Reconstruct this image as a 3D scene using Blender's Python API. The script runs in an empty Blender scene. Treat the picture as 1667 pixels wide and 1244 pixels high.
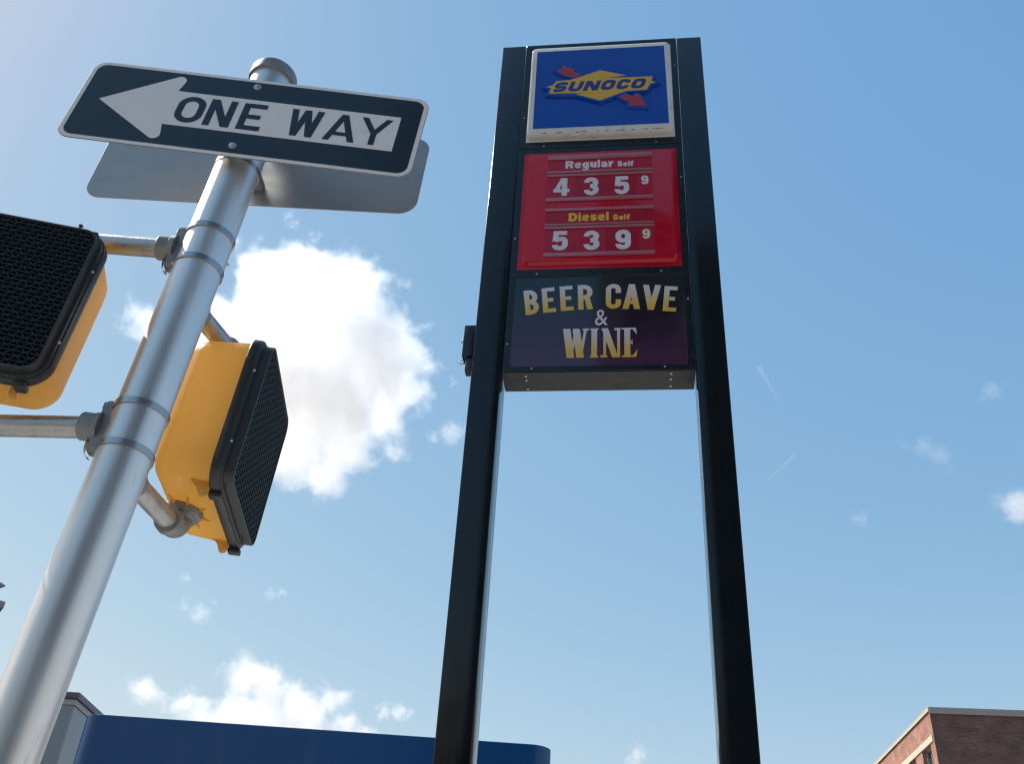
import bpy, bmesh, math, random
from mathutils import Vector, Matrix
sc = bpy.context.scene
C = sc.collection
H = 1.6                                   # eye height of the photographer
R = math.radians
# ================================================================ camera
cd = bpy.data.cameras.new('camera'); co = bpy.data.objects.new('camera', cd); C.objects.link(co)
cd.sensor_fit = 'HORIZONTAL'; cd.sensor_width = 36.0; cd.lens = 36.0 * 1590.0 / 1667.0
cd.clip_start = 0.05; cd.clip_end = 60000
_u = Vector((160.8, 2322.9, -1590.0)).normalized()          # world up as the tilted camera sees it
_y = (Vector((0, 0, -1)) - _u * (-_u.z)).normalized()
_x = _y.cross(_u)
co.matrix_world = Matrix.Translation((0, 0, H)) @ Matrix((_x, _y, _u)).to_4x4()
sc.camera = co
# ================================================================ sky, sun, exposure
SUN_AZ, SUN_EL = R(-70), R(51)
EXPO = 0.8
w = bpy.data.worlds.new('World'); sc.world = w; w.use_nodes = True
nt = w.node_tree; bg = nt.nodes['Background']
sky = nt.nodes.new('ShaderNodeTexSky'); sky.sky_type = 'NISHITA'; sky.sun_disc = False
sky.sun_elevation = SUN_EL; sky.sun_rotation = SUN_AZ
sky.air_density = 1.0; sky.dust_density = 0.35; sky.ozone_density = 1.2
sep = nt.nodes.new('ShaderNodeSeparateColor'); comb = nt.nodes.new('ShaderNodeCombineColor')
nt.links.new(sky.outputs[0], sep.inputs[0])
BGS = 0.12
for ch, (g, a) in enumerate(((1.03, 1.69), (0.61, 1.065), (0.25, 0.872))):      # response of the camera to the blue sky
    p = nt.nodes.new('ShaderNodeMath'); p.operation = 'POWER'; p.inputs[1].default_value = g
    m0 = nt.nodes.new('ShaderNodeMath'); m0.operation = 'MULTIPLY'; m0.inputs[1].default_value = 0.12
    m1 = nt.nodes.new('ShaderNodeMath'); m1.operation = 'MULTIPLY'; m1.inputs[1].default_value = a / BGS / 2 ** EXPO
    nt.links.new(sep.outputs[ch], m0.inputs[0]); nt.links.new(m0.outputs[0], p.inputs[0])
    nt.links.new(p.outputs[0], m1.inputs[0]); nt.links.new(m1.outputs[0], comb.inputs[ch])
nt.links.new(comb.outputs[0], bg.inputs[0]); bg.inputs[1].default_value = BGS
sd = bpy.data.lights.new('sun', 'SUN'); so = bpy.data.objects.new('sun', sd); C.objects.link(so)
sd.energy = 4.0; sd.angle = R(0.53); sd.color = (1.0, 0.94, 0.86)
sdir = Vector((math.sin(SUN_AZ) * math.cos(SUN_EL), math.cos(SUN_AZ) * math.cos(SUN_EL), math.sin(SUN_EL)))
so.rotation_euler = (-sdir).to_track_quat('-Z', 'Y').to_euler()
sc.view_settings.view_transform = 'Standard'; sc.view_settings.look = 'None'
sc.view_settings.exposure = EXPO; sc.view_settings.gamma = 1.0; sc.view_settings.use_curve_mapping = False
sc.render.engine = 'CYCLES'
sc.cycles.max_bounces = 16; sc.cycles.diffuse_bounces = 4; sc.cycles.glossy_bounces = 5
sc.cycles.volume_bounces = 12; sc.cycles.volume_step_rate = 0.25; sc.cycles.volume_max_steps = 1024
sc.cycles.use_denoising = True; sc.cycles.sample_clamp_indirect = 8.0
sc.cycles.filter_width = 1.3

# ================================================================ materials
def mat(name, col, rough=0.5, metal=0.0, coat=0.0, spec=0.5, var=0.0, vscale=8.0, bump=0.0, bscale=60.0, rvar=0.0, streak=None):
    m = bpy.data.materials.new(name); m.use_nodes = True
    n = m.node_tree; L = n.links.new; b = n.nodes['Principled BSDF']
    b.inputs['Base Color'].default_value = (*col, 1); b.inputs['Roughness'].default_value = rough
    b.inputs['Metallic'].default_value = metal; b.inputs['Coat Weight'].default_value = coat
    b.inputs['Coat Roughness'].default_value = 0.06; b.inputs['Specular IOR Level'].default_value = spec
    tc = n.nodes.new('ShaderNodeTexCoord'); mp = n.nodes.new('ShaderNodeMapping')
    L(tc.outputs['Object'], mp.inputs[0])
    if streak: mp.inputs['Scale'].default_value = streak
    if var or rvar:
        no = n.nodes.new('ShaderNodeTexNoise'); no.inputs['Scale'].default_value = vscale
        no.inputs['Detail'].default_value = 6; no.inputs['Roughness'].default_value = 0.65
        L(mp.outputs[0], no.inputs['Vector'])
        if var:
            r = n.nodes.new('ShaderNodeMapRange'); r.inputs['From Min'].default_value = 0.3; r.inputs['From Max'].default_value = 0.7
            r.inputs['To Min'].default_value = 1 - var; r.inputs['To Max'].default_value = 1 + var
            L(no.outputs['Fac'], r.inputs['Value'])
            v = n.nodes.new('ShaderNodeVectorMath'); v.operation = 'SCALE'; v.inputs[0].default_value = col
            L(r.outputs[0], v.inputs['Scale']); L(v.outputs[0], b.inputs['Base Color'])
        if rvar:
            r = n.nodes.new('ShaderNodeMapRange'); r.inputs['From Min'].default_value = 0.3; r.inputs['From Max'].default_value = 0.7
            r.inputs['To Min'].default_value = max(0.02, rough - rvar); r.inputs['To Max'].default_value = rough + rvar
            L(no.outputs['Fac'], r.inputs['Value']); L(r.outputs[0], b.inputs['Roughness'])
    if bump:
        nb = n.nodes.new('ShaderNodeTexNoise'); nb.inputs['Scale'].default_value = bscale; nb.inputs['Detail'].default_value = 4
        L(mp.outputs[0], nb.inputs['Vector'])
        bp = n.nodes.new('ShaderNodeBump'); bp.inputs['Strength'].default_value = bump; bp.inputs['Distance'].default_value = 0.01
        L(nb.outputs['Fac'], bp.inputs['Height']); L(bp.outputs[0], b.inputs['Normal'])
    return m

def wear(m, dark, scale, thr, amount):                          # stains and scratches with a shape of their own
    n = m.node_tree; L = n.links.new; b = n.nodes['Principled BSDF']
    tc = n.nodes['Texture Coordinate']; mp = n.nodes.new('ShaderNodeMapping'); mp.inputs['Scale'].default_value = scale; L(tc.outputs['Object'], mp.inputs[0])
    no = n.nodes.new('ShaderNodeTexNoise'); no.inputs['Scale'].default_value = 1.0; no.inputs['Detail'].default_value = 9; no.inputs['Roughness'].default_value = 0.7; no.inputs['Distortion'].default_value = 0.6
    L(mp.outputs[0], no.inputs['Vector'])
    r = n.nodes.new('ShaderNodeMapRange'); r.inputs['From Min'].default_value = thr; r.inputs['From Max'].default_value = thr + 0.10; r.inputs['To Max'].default_value = amount
    L(no.outputs['Fac'], r.inputs['Value'])
    mx = n.nodes.new('ShaderNodeMix'); mx.data_type = 'RGBA'; bc = b.inputs['Base Color']
    if bc.is_linked: L(bc.links[0].from_socket, mx.inputs['A'])
    else: mx.inputs['A'].default_value = bc.default_value[:]
    mx.inputs['B'].default_value = (*dark, 1); L(r.outputs[0], mx.inputs['Factor']); L(mx.outputs['Result'], bc)
def sheeting(name, col, rough):                                # retroreflective sheeting with its fine diamond print
    m = mat(name, col, rough, spec=0.5)
    n = m.node_tree; L = n.links.new; b = n.nodes['Principled BSDF']; tc = n.nodes['Texture Coordinate']
    mix = None
    for a in (R(32), R(-32)):
        mp = n.nodes.new('ShaderNodeMapping'); mp.inputs['Rotation'].default_value = (0, 0, a); L(tc.outputs['Object'], mp.inputs[0])
        wv = n.nodes.new('ShaderNodeTexWave'); wv.inputs['Scale'].default_value = 42; wv.inputs['Distortion'].default_value = 0
        L(mp.outputs[0], wv.inputs['Vector'])
        if mix is None: mix = wv.outputs['Fac']
        else:
            q = n.nodes.new('ShaderNodeMath'); q.operation = 'MULTIPLY'; L(mix, q.inputs[0]); L(wv.outputs['Fac'], q.inputs[1]); mix = q.outputs[0]
    r = n.nodes.new('ShaderNodeMapRange'); r.inputs['To Min'].default_value = 0.95; r.inputs['To Max'].default_value = 1.05
    L(mix, r.inputs['Value'])
    v = n.nodes.new('ShaderNodeVectorMath'); v.operation = 'SCALE'; v.inputs[0].default_value = col
    L(r.outputs[0], v.inputs['Scale']); L(v.outputs[0], b.inputs['Base Color'])
    return m

def gradient_print(name, top, bot, axis=1, a=0.25, bb=0.8):    # printed vertical fade of ink over the part's own height
    m = mat(name, top, 0.35, coat=0.4)
    n = m.node_tree; L = n.links.new; b = n.nodes['Principled BSDF']; tc = n.nodes['Texture Coordinate']
    s = n.nodes.new('ShaderNodeSeparateXYZ'); L(tc.outputs['Generated'], s.inputs[0])
    r = n.nodes.new('ShaderNodeMapRange'); r.inputs['From Min'].default_value = a; r.inputs['From Max'].default_value = bb
    L(s.outputs[axis], r.inputs['Value'])
    mx = n.nodes.new('ShaderNodeMix'); mx.data_type = 'RGBA'
    mx.inputs['A'].default_value = (*bot, 1); mx.inputs['B'].default_value = (*top, 1)
    L(r.outputs[0], mx.inputs['Factor']); L(mx.outputs['Result'], b.inputs['Base Color'])
    return m

def brick_mat(name, c1, c2, mortar, scale=1.0):
    m = mat(name, c1, 0.85)
    n = m.node_tree; L = n.links.new; b = n.nodes['Principled BSDF']; tc = n.nodes['Texture Coordinate']
    ge = n.nodes.new('ShaderNodeNewGeometry')
    s = n.nodes.new('ShaderNodeSeparateXYZ'); L(tc.outputs['Object'], s.inputs[0])
    ad = n.nodes.new('ShaderNodeMath'); ad.operation = 'ADD'; L(s.outputs[0], ad.inputs[0]); L(s.outputs[1], ad.inputs[1])
    cb = n.nodes.new('ShaderNodeCombineXYZ'); L(ad.outputs[0], cb.inputs[0]); L(s.outputs[2], cb.inputs[1])
    br = n.nodes.new('ShaderNodeTexBrick'); L(cb.outputs[0], br.inputs['Vector'])
    br.inputs['Color1'].default_value = (*c1, 1); br.inputs['Color2'].default_value = (*c2, 1); br.inputs['Mortar'].default_value = (*mortar, 1)
    br.inputs['Scale'].default_value = 1.0 * scale; br.inputs['Brick Width'].default_value = 0.21; br.inputs['Row Height'].default_value = 0.075
    br.inputs['Mortar Size'].default_value = 0.009; br.inputs['Bias'].default_value = -0.2
    no = n.nodes.new('ShaderNodeTexNoise'); no.inputs['Scale'].default_value = 1.7; no.inputs['Detail'].default_value = 8; L(cb.outputs[0], no.inputs['Vector'])
    r = n.nodes.new('ShaderNodeMapRange'); r.inputs['From Min'].default_value = .3; r.inputs['From Max'].default_value = .7
    r.inputs['To Min'].default_value = 0.7; r.inputs['To Max'].default_value = 1.3; L(no.outputs['Fac'], r.inputs['Value'])
    v = n.nodes.new('ShaderNodeVectorMath'); v.operation = 'SCALE'; L(br.outputs['Color'], v.inputs[0]); L(r.outputs[0], v.inputs['Scale'])
    L(v.outputs[0], b.inputs['Base Color'])
    bp = n.nodes.new('ShaderNodeBump'); bp.inputs['Strength'].default_value = 0.5; bp.inputs['Distance'].default_value = 0.008; bp.invert = True
    L(br.outputs['Fac'], bp.inputs['Height']); L(bp.outputs[0], b.inputs['Normal'])
    return m

M = {}
M['alu_pole'] = mat('spun_aluminium', (0.74, 0.735, 0.72), 0.43, 1.0, var=0.10, vscale=2.2, rvar=0.06, bump=0.012, bscale=7.0, streak=(9, 9, 0.5))
M['alu_sheet'] = mat('bare_aluminium_sheet', (0.40, 0.395, 0.39), 0.50, 0.8, var=0.08, vscale=5.0, rvar=0.08, bump=0.03, bscale=5.0, streak=(1, 6, 1))
M['alu_back'] = mat('oxidised_aluminium_back', (0.26, 0.25, 0.24), 0.65, 0.5, var=0.1, vscale=4)
M['alu_pipe'] = mat('dull_galvanised_pipe', (0.50, 0.50, 0.50), 0.42, 1.0, var=0.14, vscale=22.0, rvar=0.10, bump=0.10, bscale=90)
M['cast'] = mat('cast_metal_fitting', (0.27, 0.28, 0.29), 0.58, 0.6, var=0.2, vscale=30, bump=0.12, bscale=120)
M['band'] = mat('stainless_band', (0.42, 0.43, 0.45), 0.30, 1.0, var=0.08, vscale=30)
M['bolt'] = mat('zinc_bolt', (0.55, 0.55, 0.52), 0.4, 0.9, var=0.2, vscale=60)
M['yellow'] = mat('yellow_housing_plastic', (0.76, 0.40, 0.05), 0.34, var=0.06, vscale=9, coat=0.15, bump=0.04, bscale=300)
_m = M['yellow']; _n = _m.node_tree; _b = _n.nodes['Principled BSDF']; _b.inputs['Base Color'].default_value = (0.92, 0.57, 0.17, 1)
_t = _n.nodes.new('ShaderNodeBsdfTranslucent'); _t.inputs['Color'].default_value = (0.96, 0.73, 0.36, 1)      # thin plastic lets the sun glow through
_x2 = _n.nodes.new('ShaderNodeMixShader'); _x2.inputs[0].default_value = 0.62
_n.links.new(_b.outputs[0], _x2.inputs[1]); _n.links.new(_t.outputs[0], _x2.inputs[2]); _n.links.new(_x2.outputs[0], _n.nodes['Material Output'].inputs['Surface'])
M['black_plastic'] = mat('black_visor_plastic', (0.022, 0.025, 0.03), 0.42, var=0.25, vscale=14, spec=0.55)
M['lens'] = mat('dark_message_lens', (0.010, 0.014, 0.020), 0.22, spec=.7)
M['blade'] = mat('black_visor_blade', (0.022, 0.028, 0.038), 0.45, spec=0.5)
M['sheet_white'] = sheeting('white_reflective_sheeting', (0.86, 0.85, 0.84), 0.40)
M['sheet_black'] = mat('black_sign_film', (0.005, 0.010, 0.018), 0.22, spec=0.5, rvar=0.05, vscale=4)
M['post'] = mat('glossy_black_post_paint', (0.001, 0.003, 0.005), 0.13, spec=0.42, rvar=0.05, vscale=3, var=0.3, bump=0.02, bscale=70)
M['frame'] = mat('black_frame_paint', (0.003, 0.005, 0.008), 0.24, spec=0.45, rvar=0.08, vscale=9, var=0.4)
M['soffit'] = mat('weathered_grey_underside', (0.048, 0.050, 0.058), 0.65, var=0.2, vscale=14)
M['border'] = mat('white_moulded_border', (0.62, 0.62, 0.60), 0.35, var=0.06, vscale=9)
M['dirt'] = mat('grime', (0.10, 0.085, 0.07), 0.9)
M['blue'] = mat('blue_sign_plastic', (0.0, 0.052, 0.35), 0.07, spec=0.35, bump=0.07, bscale=1.6)
M['logo_yellow'] = mat('yellow_sign_vinyl', (0.62, 0.36, 0.015), 0.22)
M['logo_red'] = mat('red_sign_vinyl', (0.36, 0.018, 0.022), 0.22)
M['logo_blue'] = mat('dark_blue_sign_vinyl', (0.004, 0.025, 0.17), 0.22)
M['red'] = mat('red_sign_plastic', (0.46, 0.0, 0.018), 0.07, spec=0.42, bump=0.07, bscale=1.6)
M['red_card'] = mat('red_price_card', (0.33, 0.0, 0.017), 0.2, spec=.4)
M['red_card2'] = mat('faded_red_price_card', (0.38, 0.003, 0.025), 0.25, spec=.4)
M['rail'] = mat('clear_acrylic_rail', (0.36, 0.10, 0.13), 0.12, coat=0.4)
M['num_white'] = mat('white_number_print', (0.60, 0.60, 0.64), 0.35)
M['num_cream'] = mat('cream_number_print', (0.62, 0.60, 0.48), 0.35)
M['txt_yellow'] = mat('yellow_letter_print', (0.70, 0.42, 0.02), 0.35)
M['beer_face'] = gradient_print('dark_purple_panel_print', (0.003, 0.005, 0.007), (0.050, 0.007, 0.045), 1, 0.0, 0.75)
M['beer_face'].node_tree.nodes['Principled BSDF'].inputs['Roughness'].default_value = 0.08
M['gold'] = gradient_print('white_to_gold_print', (0.58, 0.57, 0.62), (0.64, 0.40, 0.05), 1, 0.22, 0.98)
M['canopy'] = mat('blue_canopy_fascia', (0.004, 0.055, 0.175), 0.26, spec=0.35, var=0.04, vscale=2)
M['canopy_white'] = mat('white_canopy_soffit', (0.7, 0.7, 0.68), 0.5)
M['grey_panel'] = mat('grey_metal_wall_panel', (0.20, 0.215, 0.225), 0.28, coat=0.2, spec=0.6, var=0.03, vscale=2)
M['grey_trim'] = mat('pale_grey_trim', (0.34, 0.35, 0.33), 0.45)
M['coping_purple'] = mat('dark_purple_coping', (0.085, 0.06, 0.09), 0.35)
M['brick'] = brick_mat('red_brick_wall', (0.33, 0.135, 0.09), (0.22, 0.085, 0.06), (0.30, 0.24, 0.20))
M['brick_dark'] = brick_mat('dark_and_shaded_brick', (0.14, 0.065, 0.055), (0.085, 0.045, 0.042), (0.12, 0.10, 0.095))  # dark walls; on brick_building's front, the red brick with shade painted in
M['stone'] = mat('cream_stone_trim', (0.50, 0.46, 0.36), 0.7, var=0.08, vscale=4)
M['coping_grey'] = mat('grey_metal_coping', (0.26, 0.25, 0.24), 0.45)
M['glass'] = mat('dark_window_glass', (0.03, 0.04, 0.05), 0.04, spec=0.9)
M['wframe'] = mat('window_frame_paint', (0.30, 0.31, 0.32), 0.4)
M['asphalt'] = mat('asphalt', (0.055, 0.055, 0.056), 0.9, var=0.3, vscale=30, bump=0.5, bscale=200)
M['concrete'] = mat('pavement_concrete', (0.36, 0.34, 0.31), 0.85, var=0.15, vscale=3, bump=0.3, bscale=80)
M['earth'] = mat('ground_cover', (0.20, 0.19, 0.16), 0.95, var=0.3, vscale=0.4)
M['tower'] = mat('blue_grey_tower_cladding', (0.085, 0.11, 0.15), 0.5, var=0.1, vscale=.6)
M['render_wall'] = mat('grey_rendered_wall', (0.42, 0.42, 0.41), 0.85, var=0.12, vscale=1.2)
M['paint'] = mat('white_road_paint', (0.7, 0.7, 0.68), 0.7, var=0.12, vscale=14)

wear(M['alu_pole'], (0.25, 0.24, 0.23), (30, 30, 3), 0.62, 0.5)
wear(M['yellow'], (0.40, 0.20, 0.05), (16, 5, 16), 0.60, 0.45)
wear(M['border'], (0.30, 0.27, 0.23), (14, 3, 14), 0.56, 0.5)
wear(M['canopy'], (0.03, 0.07, 0.16), (1.5, 1.5, .3), 0.55, 0.4)
wear(M['red'], (0.20, 0.01, 0.02), (7, 2, 7), 0.60, 0.4)
wear(M['sheet_white'], (0.55, 0.53, 0.50), (5, 16, 5), 0.62, 0.35)
wear(M['alu_sheet'], (0.22, 0.21, 0.21), (6, 30, 6), 0.60, 0.5)
# ================================================================ mesh helpers
def finish(name, bm, m, parent=None, smooth=True, ang=35, label=None):
    bmesh.ops.recalc_face_normals(bm, faces=bm.faces)
    me = bpy.data.meshes.new(name); bm.to_mesh(me); bm.free()
    if smooth and len(me.polygons):
        me.polygons.foreach_set('use_smooth', [True] * len(me.polygons)); me.set_sharp_from_angle(angle=R(ang))
    me.materials.append(m)
    o = bpy.data.objects.new(name, me); C.objects.link(o)
    if parent is not None: o.parent = parent
    if label: o['label'] = label
    return o
def thing(name, label, cat, M4=None, group=None):
    o = bpy.data.objects.new(name, None); C.objects.link(o); o.empty_display_size = 0.1
    if M4 is not None: o.matrix_world = M4
    o['label'] = label; o['category'] = cat
    if group: o['group'] = group
    return o
def loft(bm, rings, cap0=True, cap1=True, closed=False):
    vs = [[bm.verts.new(p) for p in r] for r in rings]
    n = len(vs[0]); m = len(vs)
    for i in range(m if closed else m - 1):
        a, b = vs[i], vs[(i + 1) % m]
        for k in range(n): bm.faces.new((a[k], a[(k + 1) % n], b[(k + 1) % n], b[k]))
    if not closed:
        if cap0: bm.faces.new(vs[0][::-1])
        if cap1: bm.faces.new(vs[-1])
    return vs
def rr(x0, y0, x1, y1, r, n=7):
    P = []
    for cx, cy, a0 in ((x1 - r, y1 - r, 0), (x0 + r, y1 - r, 90), (x0 + r, y0 + r, 180), (x1 - r, y0 + r, 270)):
        for k in range(n + 1):
            a = R(a0 + 90 * k / n); P.append((cx + r * math.cos(a), cy + r * math.sin(a)))
    return P
def ring3(P, z): return [(x, y, z) for x, y in P]
def box(bm, x0, x1, y0, y1, z0, z1, bevel=0.0, seg=2):
    r = bmesh.ops.create_cube(bm, size=1)
    vs = r['verts']
    bmesh.ops.scale(bm, vec=(x1 - x0, y1 - y0, z1 - z0), verts=vs)
    bmesh.ops.translate(bm, vec=((x0 + x1) / 2, (y0 + y1) / 2, (z0 + z1) / 2), verts=vs)
    if bevel:
        es = list({e for v in vs for e in v.link_edges})
        bmesh.ops.bevel(bm, geom=es, offset=bevel, segments=seg, affect='EDGES', profile=0.5)
def frame_of(d):
    d = d.normalized(); a = Vector((0, 0, 1)) if abs(d.z) < 0.9 else Vector((1, 0, 0))
    u = d.cross(a).normalized(); v = d.cross(u).normalized(); return u, v
def tube(bm, pts, rad, n=24, cap=True):
    pts = [Vector(p) for p in pts]; rings = []
    rads = rad if isinstance(rad, (list, tuple)) else [rad] * len(pts)
    u = None
    for i, p in enumerate(pts):
        d = (pts[min(i + 1, len(pts) - 1)] - pts[max(i - 1, 0)]).normalized()
        if u is None: u, v = frame_of(d)
        else:
            u = (u - d * u.dot(d)).normalized(); v = d.cross(u)
        v = d.cross(u)
        rings.append([p + (u * math.cos(2 * math.pi * k / n) + v * math.sin(2 * math.pi * k / n)) * rads[i] for k in range(n)])
    loft(bm, rings, cap, cap)
def lathe(bm, p, axis, prof, n=32):                             # prof: (distance along the axis, radius)
    p = Vector(p); axis = Vector(axis).normalized()
    tubepts = [p + axis * h for h, r in prof]; u, v = frame_of(axis)
    rings = [[q + (u * math.cos(2 * math.pi * k / n) + v * math.sin(2 * math.pi * k / n)) * r for k in range(n)] for q, (h, r) in zip(tubepts, prof)]
    loft(bm, rings)
def hoop(bm, p, axis, ri, ro, h, n=64):                         # flat band round a pole
    p = Vector(p); axis = Vector(axis).normalized(); u, v = frame_of(axis)
    rings = []
    for dz, r in ((-h / 2, ri), (-h / 2, ro), (h / 2, ro), (h / 2, ri)):
        rings.append([p + axis * dz + (u * math.cos(2 * math.pi * k / n) + v * math.sin(2 * math.pi * k / n)) * r for k in range(n)])
    loft(bm, rings, closed=True)
def bend(a, b, c, r, n=8):                                      # pipe path a-b-c with a rounded corner of radius r
    a, b, c = Vector(a), Vector(b), Vector(c)
    d1 = (a - b).normalized(); d2 = (c - b).normalized()
    p1, p2 = b + d1 * r, b + d2 * r; out = [a]
    for k in range(n + 1):
        t = k / n; out.append(p1 * (1 - t) ** 2 + b * 2 * t * (1 - t) + p2 * t * t)
    out.append(c); return out
def mat_from(X, Y, Z, O):
    m = Matrix((X, Y, Z)).transposed().to_4x4(); m.translation = Vector(O); return m

# ---------------------------------------------------------------- lettering
def rnd(pts, r, closed=False, n=5):
    out = []; N = len(pts)
    for i, p in enumerate(pts):
        if not closed and i in (0, N - 1): out.append(p); continue
        a = Vector(pts[(i - 1) % N]); b = Vector(p); c = Vector(pts[(i + 1) % N])
        rr_ = min(r, (a - b).length * (0.5 if closed or i > 1 else 0.98), (c - b).length * (0.5 if closed or i < N - 2 else 0.98))
        d1 = (a - b).normalized(); d2 = (c - b).normalized(); p1 = b + d1 * rr_; p2 = b + d2 * rr_
        ang = d1.angle(d2)
        for k in range(n + 1):
            t = k / n
            if abs(ang - math.pi / 2) < 0.05:                    # true quarter circle
                th = t * math.pi / 2; ctr = b + d1 * rr_ + d2 * rr_
                q = ctr - d2 * rr_ * math.cos(th) - d1 * rr_ * math.sin(th)
            else: q = p1 * (1 - t) ** 2 + b * 2 * t * (1 - t) + p2 * t * t
            out.append((q[0], q[1]))
    return out
def glyph(ch, w, h, t, r=None):
    """list of ('r', centre line, width, closed) strokes and ('p', polygon) pieces; origin bottom left, capital height h"""
    x0, x1, y0, y1, c, m = t / 2, w - t / 2, t / 2, h - t / 2, w / 2, h / 2
    if r is None: r = min(w, h) * 0.42
    Rb = lambda P, cl=False, rad=None: ('r', rnd(P, rad if rad is not None else r, cl), t, cl)
    bar = lambda a, b, cc, d: ('p', [(a, b), (cc, b), (cc, d), (a, d)])
    leg = lambda xa, ya, xb, yb, tw=None: ('p', [(xa - (tw or t) * .56, ya), (xa + (tw or t) * .56, ya), (xb + (tw or t) * .56, yb), (xb - (tw or t) * .56, yb)])
    k = t * .56
    xh = h * 0.74
    if ch == 'O': return [Rb([(x0, y0), (x1, y0), (x1, y1), (x0, y1)], True)]
    if ch == 'C': return [Rb([(x1, h * .63), (x1, y1), (x0, y1), (x0, y0), (x1, y0), (x1, h * .37)])]
    if ch == 'S': return [Rb([(x1, h * .70), (x1, y1), (x0, y1), (x0, m), (x1, m), (x1, y0), (x0, y0), (x0, h * .30)], rad=min(r, (y1 - m) * .5))]
    if ch == 'U': return [Rb([(x0, h), (x0, y0), (x1, y0), (x1, h)])]
    if ch == 'N': return [bar(0, 0, t, h), bar(w - t, 0, w, h), ('p', [(0, h), (t * 1.15, h), (w, 0), (w - t * 1.15, 0)])]
    if ch == 'E': return [bar(0, 0, t, h), bar(t, 0, w, t * .92), bar(t, h - t * .92, w, h), bar(t, m - t * .44, w * .86, m + t * .44)]
    if ch == 'I': return [bar(c - t / 2, 0, c + t / 2, h)]
    if ch == 'D': return [bar(0, 0, t, h), Rb([(t * .5, y0), (x1, y0), (x1, y1), (t * .5, y1)])]
    if ch == 'B': return [bar(0, 0, t, h), Rb([(t * .5, m), (x1 - t * .1, m), (x1 - t * .1, y1), (t * .5, y1)], rad=h * .2), Rb([(t * .5, y0), (x1, y0), (x1, m), (t * .5, m)], rad=h * .2)]
    if ch == 'R': return [bar(0, 0, t, h), Rb([(t * .5, m - t * .1), (x1, m - t * .1), (x1, y1), (t * .5, y1)], rad=h * .2), ('p', [(w * .42, m), (w * .42 + t, m), (w, 0), (w - t * 1.12, 0)])]
    if ch == 'A': return [leg(k, 0, c, h), leg(w - k, 0, c, h), bar(w * .26, h * .20, w * .74, h * .20 + t * .85)]
    if ch == 'V': return [leg(c, 0, k, h), leg(c, 0, w - k, h)]
    if ch == 'Y': return [leg(c, h * .42, k, h), leg(c, h * .42, w - k, h), bar(c - t / 2, 0, c + t / 2, h * .46)]
    if ch == 'W': return [leg(w * .27, 0, k, h), leg(w * .27, 0, c, h), leg(w * .73, 0, c, h), leg(w * .73, 0, w - k, h)]
    if ch == '3': return [Rb([(x0, h * .70), (x0, y1), (x1 - t * .08, y1), (x1 - t * .08, m), (w * .42, m)], rad=h * .2), Rb([(w * .42, m), (x1, m), (x1, y0), (x0, y0), (x0, h * .30)], rad=h * .2)]
    if ch == '4': return [bar(w * .52, 0, w * .52 + t, h), bar(0, h * .2, w, h * .2 + t * .85), ('p', [(0, h * .2 + t * .3), (t * .9, h * .2 + t * .3), (w * .52 + t * .5, h), (w * .52 - t * .15, h)])]
    if ch == '5': return [bar(w * .08, h - t * .95, w * .94, h), ('p', [(w * .02, h * .46), (w * .02 + t, h * .46), (w * .08 + t, h), (w * .08, h)]), Rb([(t * .55, h * .47), (t * .8, h * .56), (x1, h * .60), (x1, y0), (x0, y0), (x0, h * .28)], rad=h * .22)]
    if ch == '9': return [Rb([(x0, h * .44), (x1, h * .44), (x1, y1), (x0, y1)], True, h * .24), Rb([(x1, h * .70), (x1, y0), (x0, y0), (x0, h * .27)], rad=h * .24)]
    if ch == 'e': return [Rb([(x0, xh * .5), (x1, xh * .5), (x1, xh - t / 2), (x0, xh - t / 2), (x0, y0), (x1, y0), (x1, xh * .24)], rad=xh * .3)]
    if ch == 'g': return [Rb([(x0, y0), (x1, y0), (x1, xh - t / 2), (x0, xh - t / 2)], True, xh * .3), Rb([(x1, xh), (x1, -h * .2), (x0, -h * .2), (x0, -h * .1)], rad=xh * .25)]
    if ch == 'u': return [Rb([(x0, xh), (x0, y0), (x1, y0)], rad=xh * .3), bar(w - t, 0, w, xh)]
    if ch == 'l': return [bar(0, 0, w, h)]
    if ch == 'i': return [bar(0, 0, w, xh), bar(0, h - t * .8, w, h)]
    if ch == 'a': return [Rb([(x0, xh * .76), (x0, xh - t / 2), (x1, xh - t / 2), (x1, 0)], rad=xh * .25), Rb([(x1, xh * .55), (x0, xh * .52), (x0, y0), (x1, y0)], rad=xh * .2)]
    if ch == 'r': return [bar(0, 0, t, xh), Rb([(t * .6, xh * .5), (t * .7, xh - t / 2), (w, xh - t / 2)], rad=xh * .2)]
    if ch == 'f': return [Rb([(w * .42, 0), (w * .42, y1), (w, y1)], rad=h * .2), bar(0, xh - t * .8, w * .9, xh)]
    if ch == 's': return [Rb([(x1, xh * .74), (x1, xh - t / 2), (x0, xh - t / 2), (x0, xh * .5), (x1, xh * .5), (x1, y0), (x0, y0), (x0, xh * .26)], rad=xh * .16)]
    if ch == 'w_serif':
        s = t * .40
        return [leg(w * .30, 0, w * .12, h, t), leg(w * .30, 0, w * .50, h * .97, s), leg(w * .68, 0, w * .50, h * .97, t), leg(w * .68, 0, w * .88, h, s),
                bar(0, h - s, w * .27, h), bar(w * .38, h - s * .99, w * .62, h), bar(w * .76, h - s, w, h)]
    if ch == 'i_serif':
        s = t * .32
        return [bar(c - t / 2, 0, c + t / 2, h), ('p', [(0, 0), (w, 0), (c + t / 2, s * 1.6), (c - t / 2, s * 1.6)]), ('p', [(0, h), (w, h), (c + t / 2, h - s * 1.6), (c - t / 2, h - s * 1.6)])]
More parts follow.
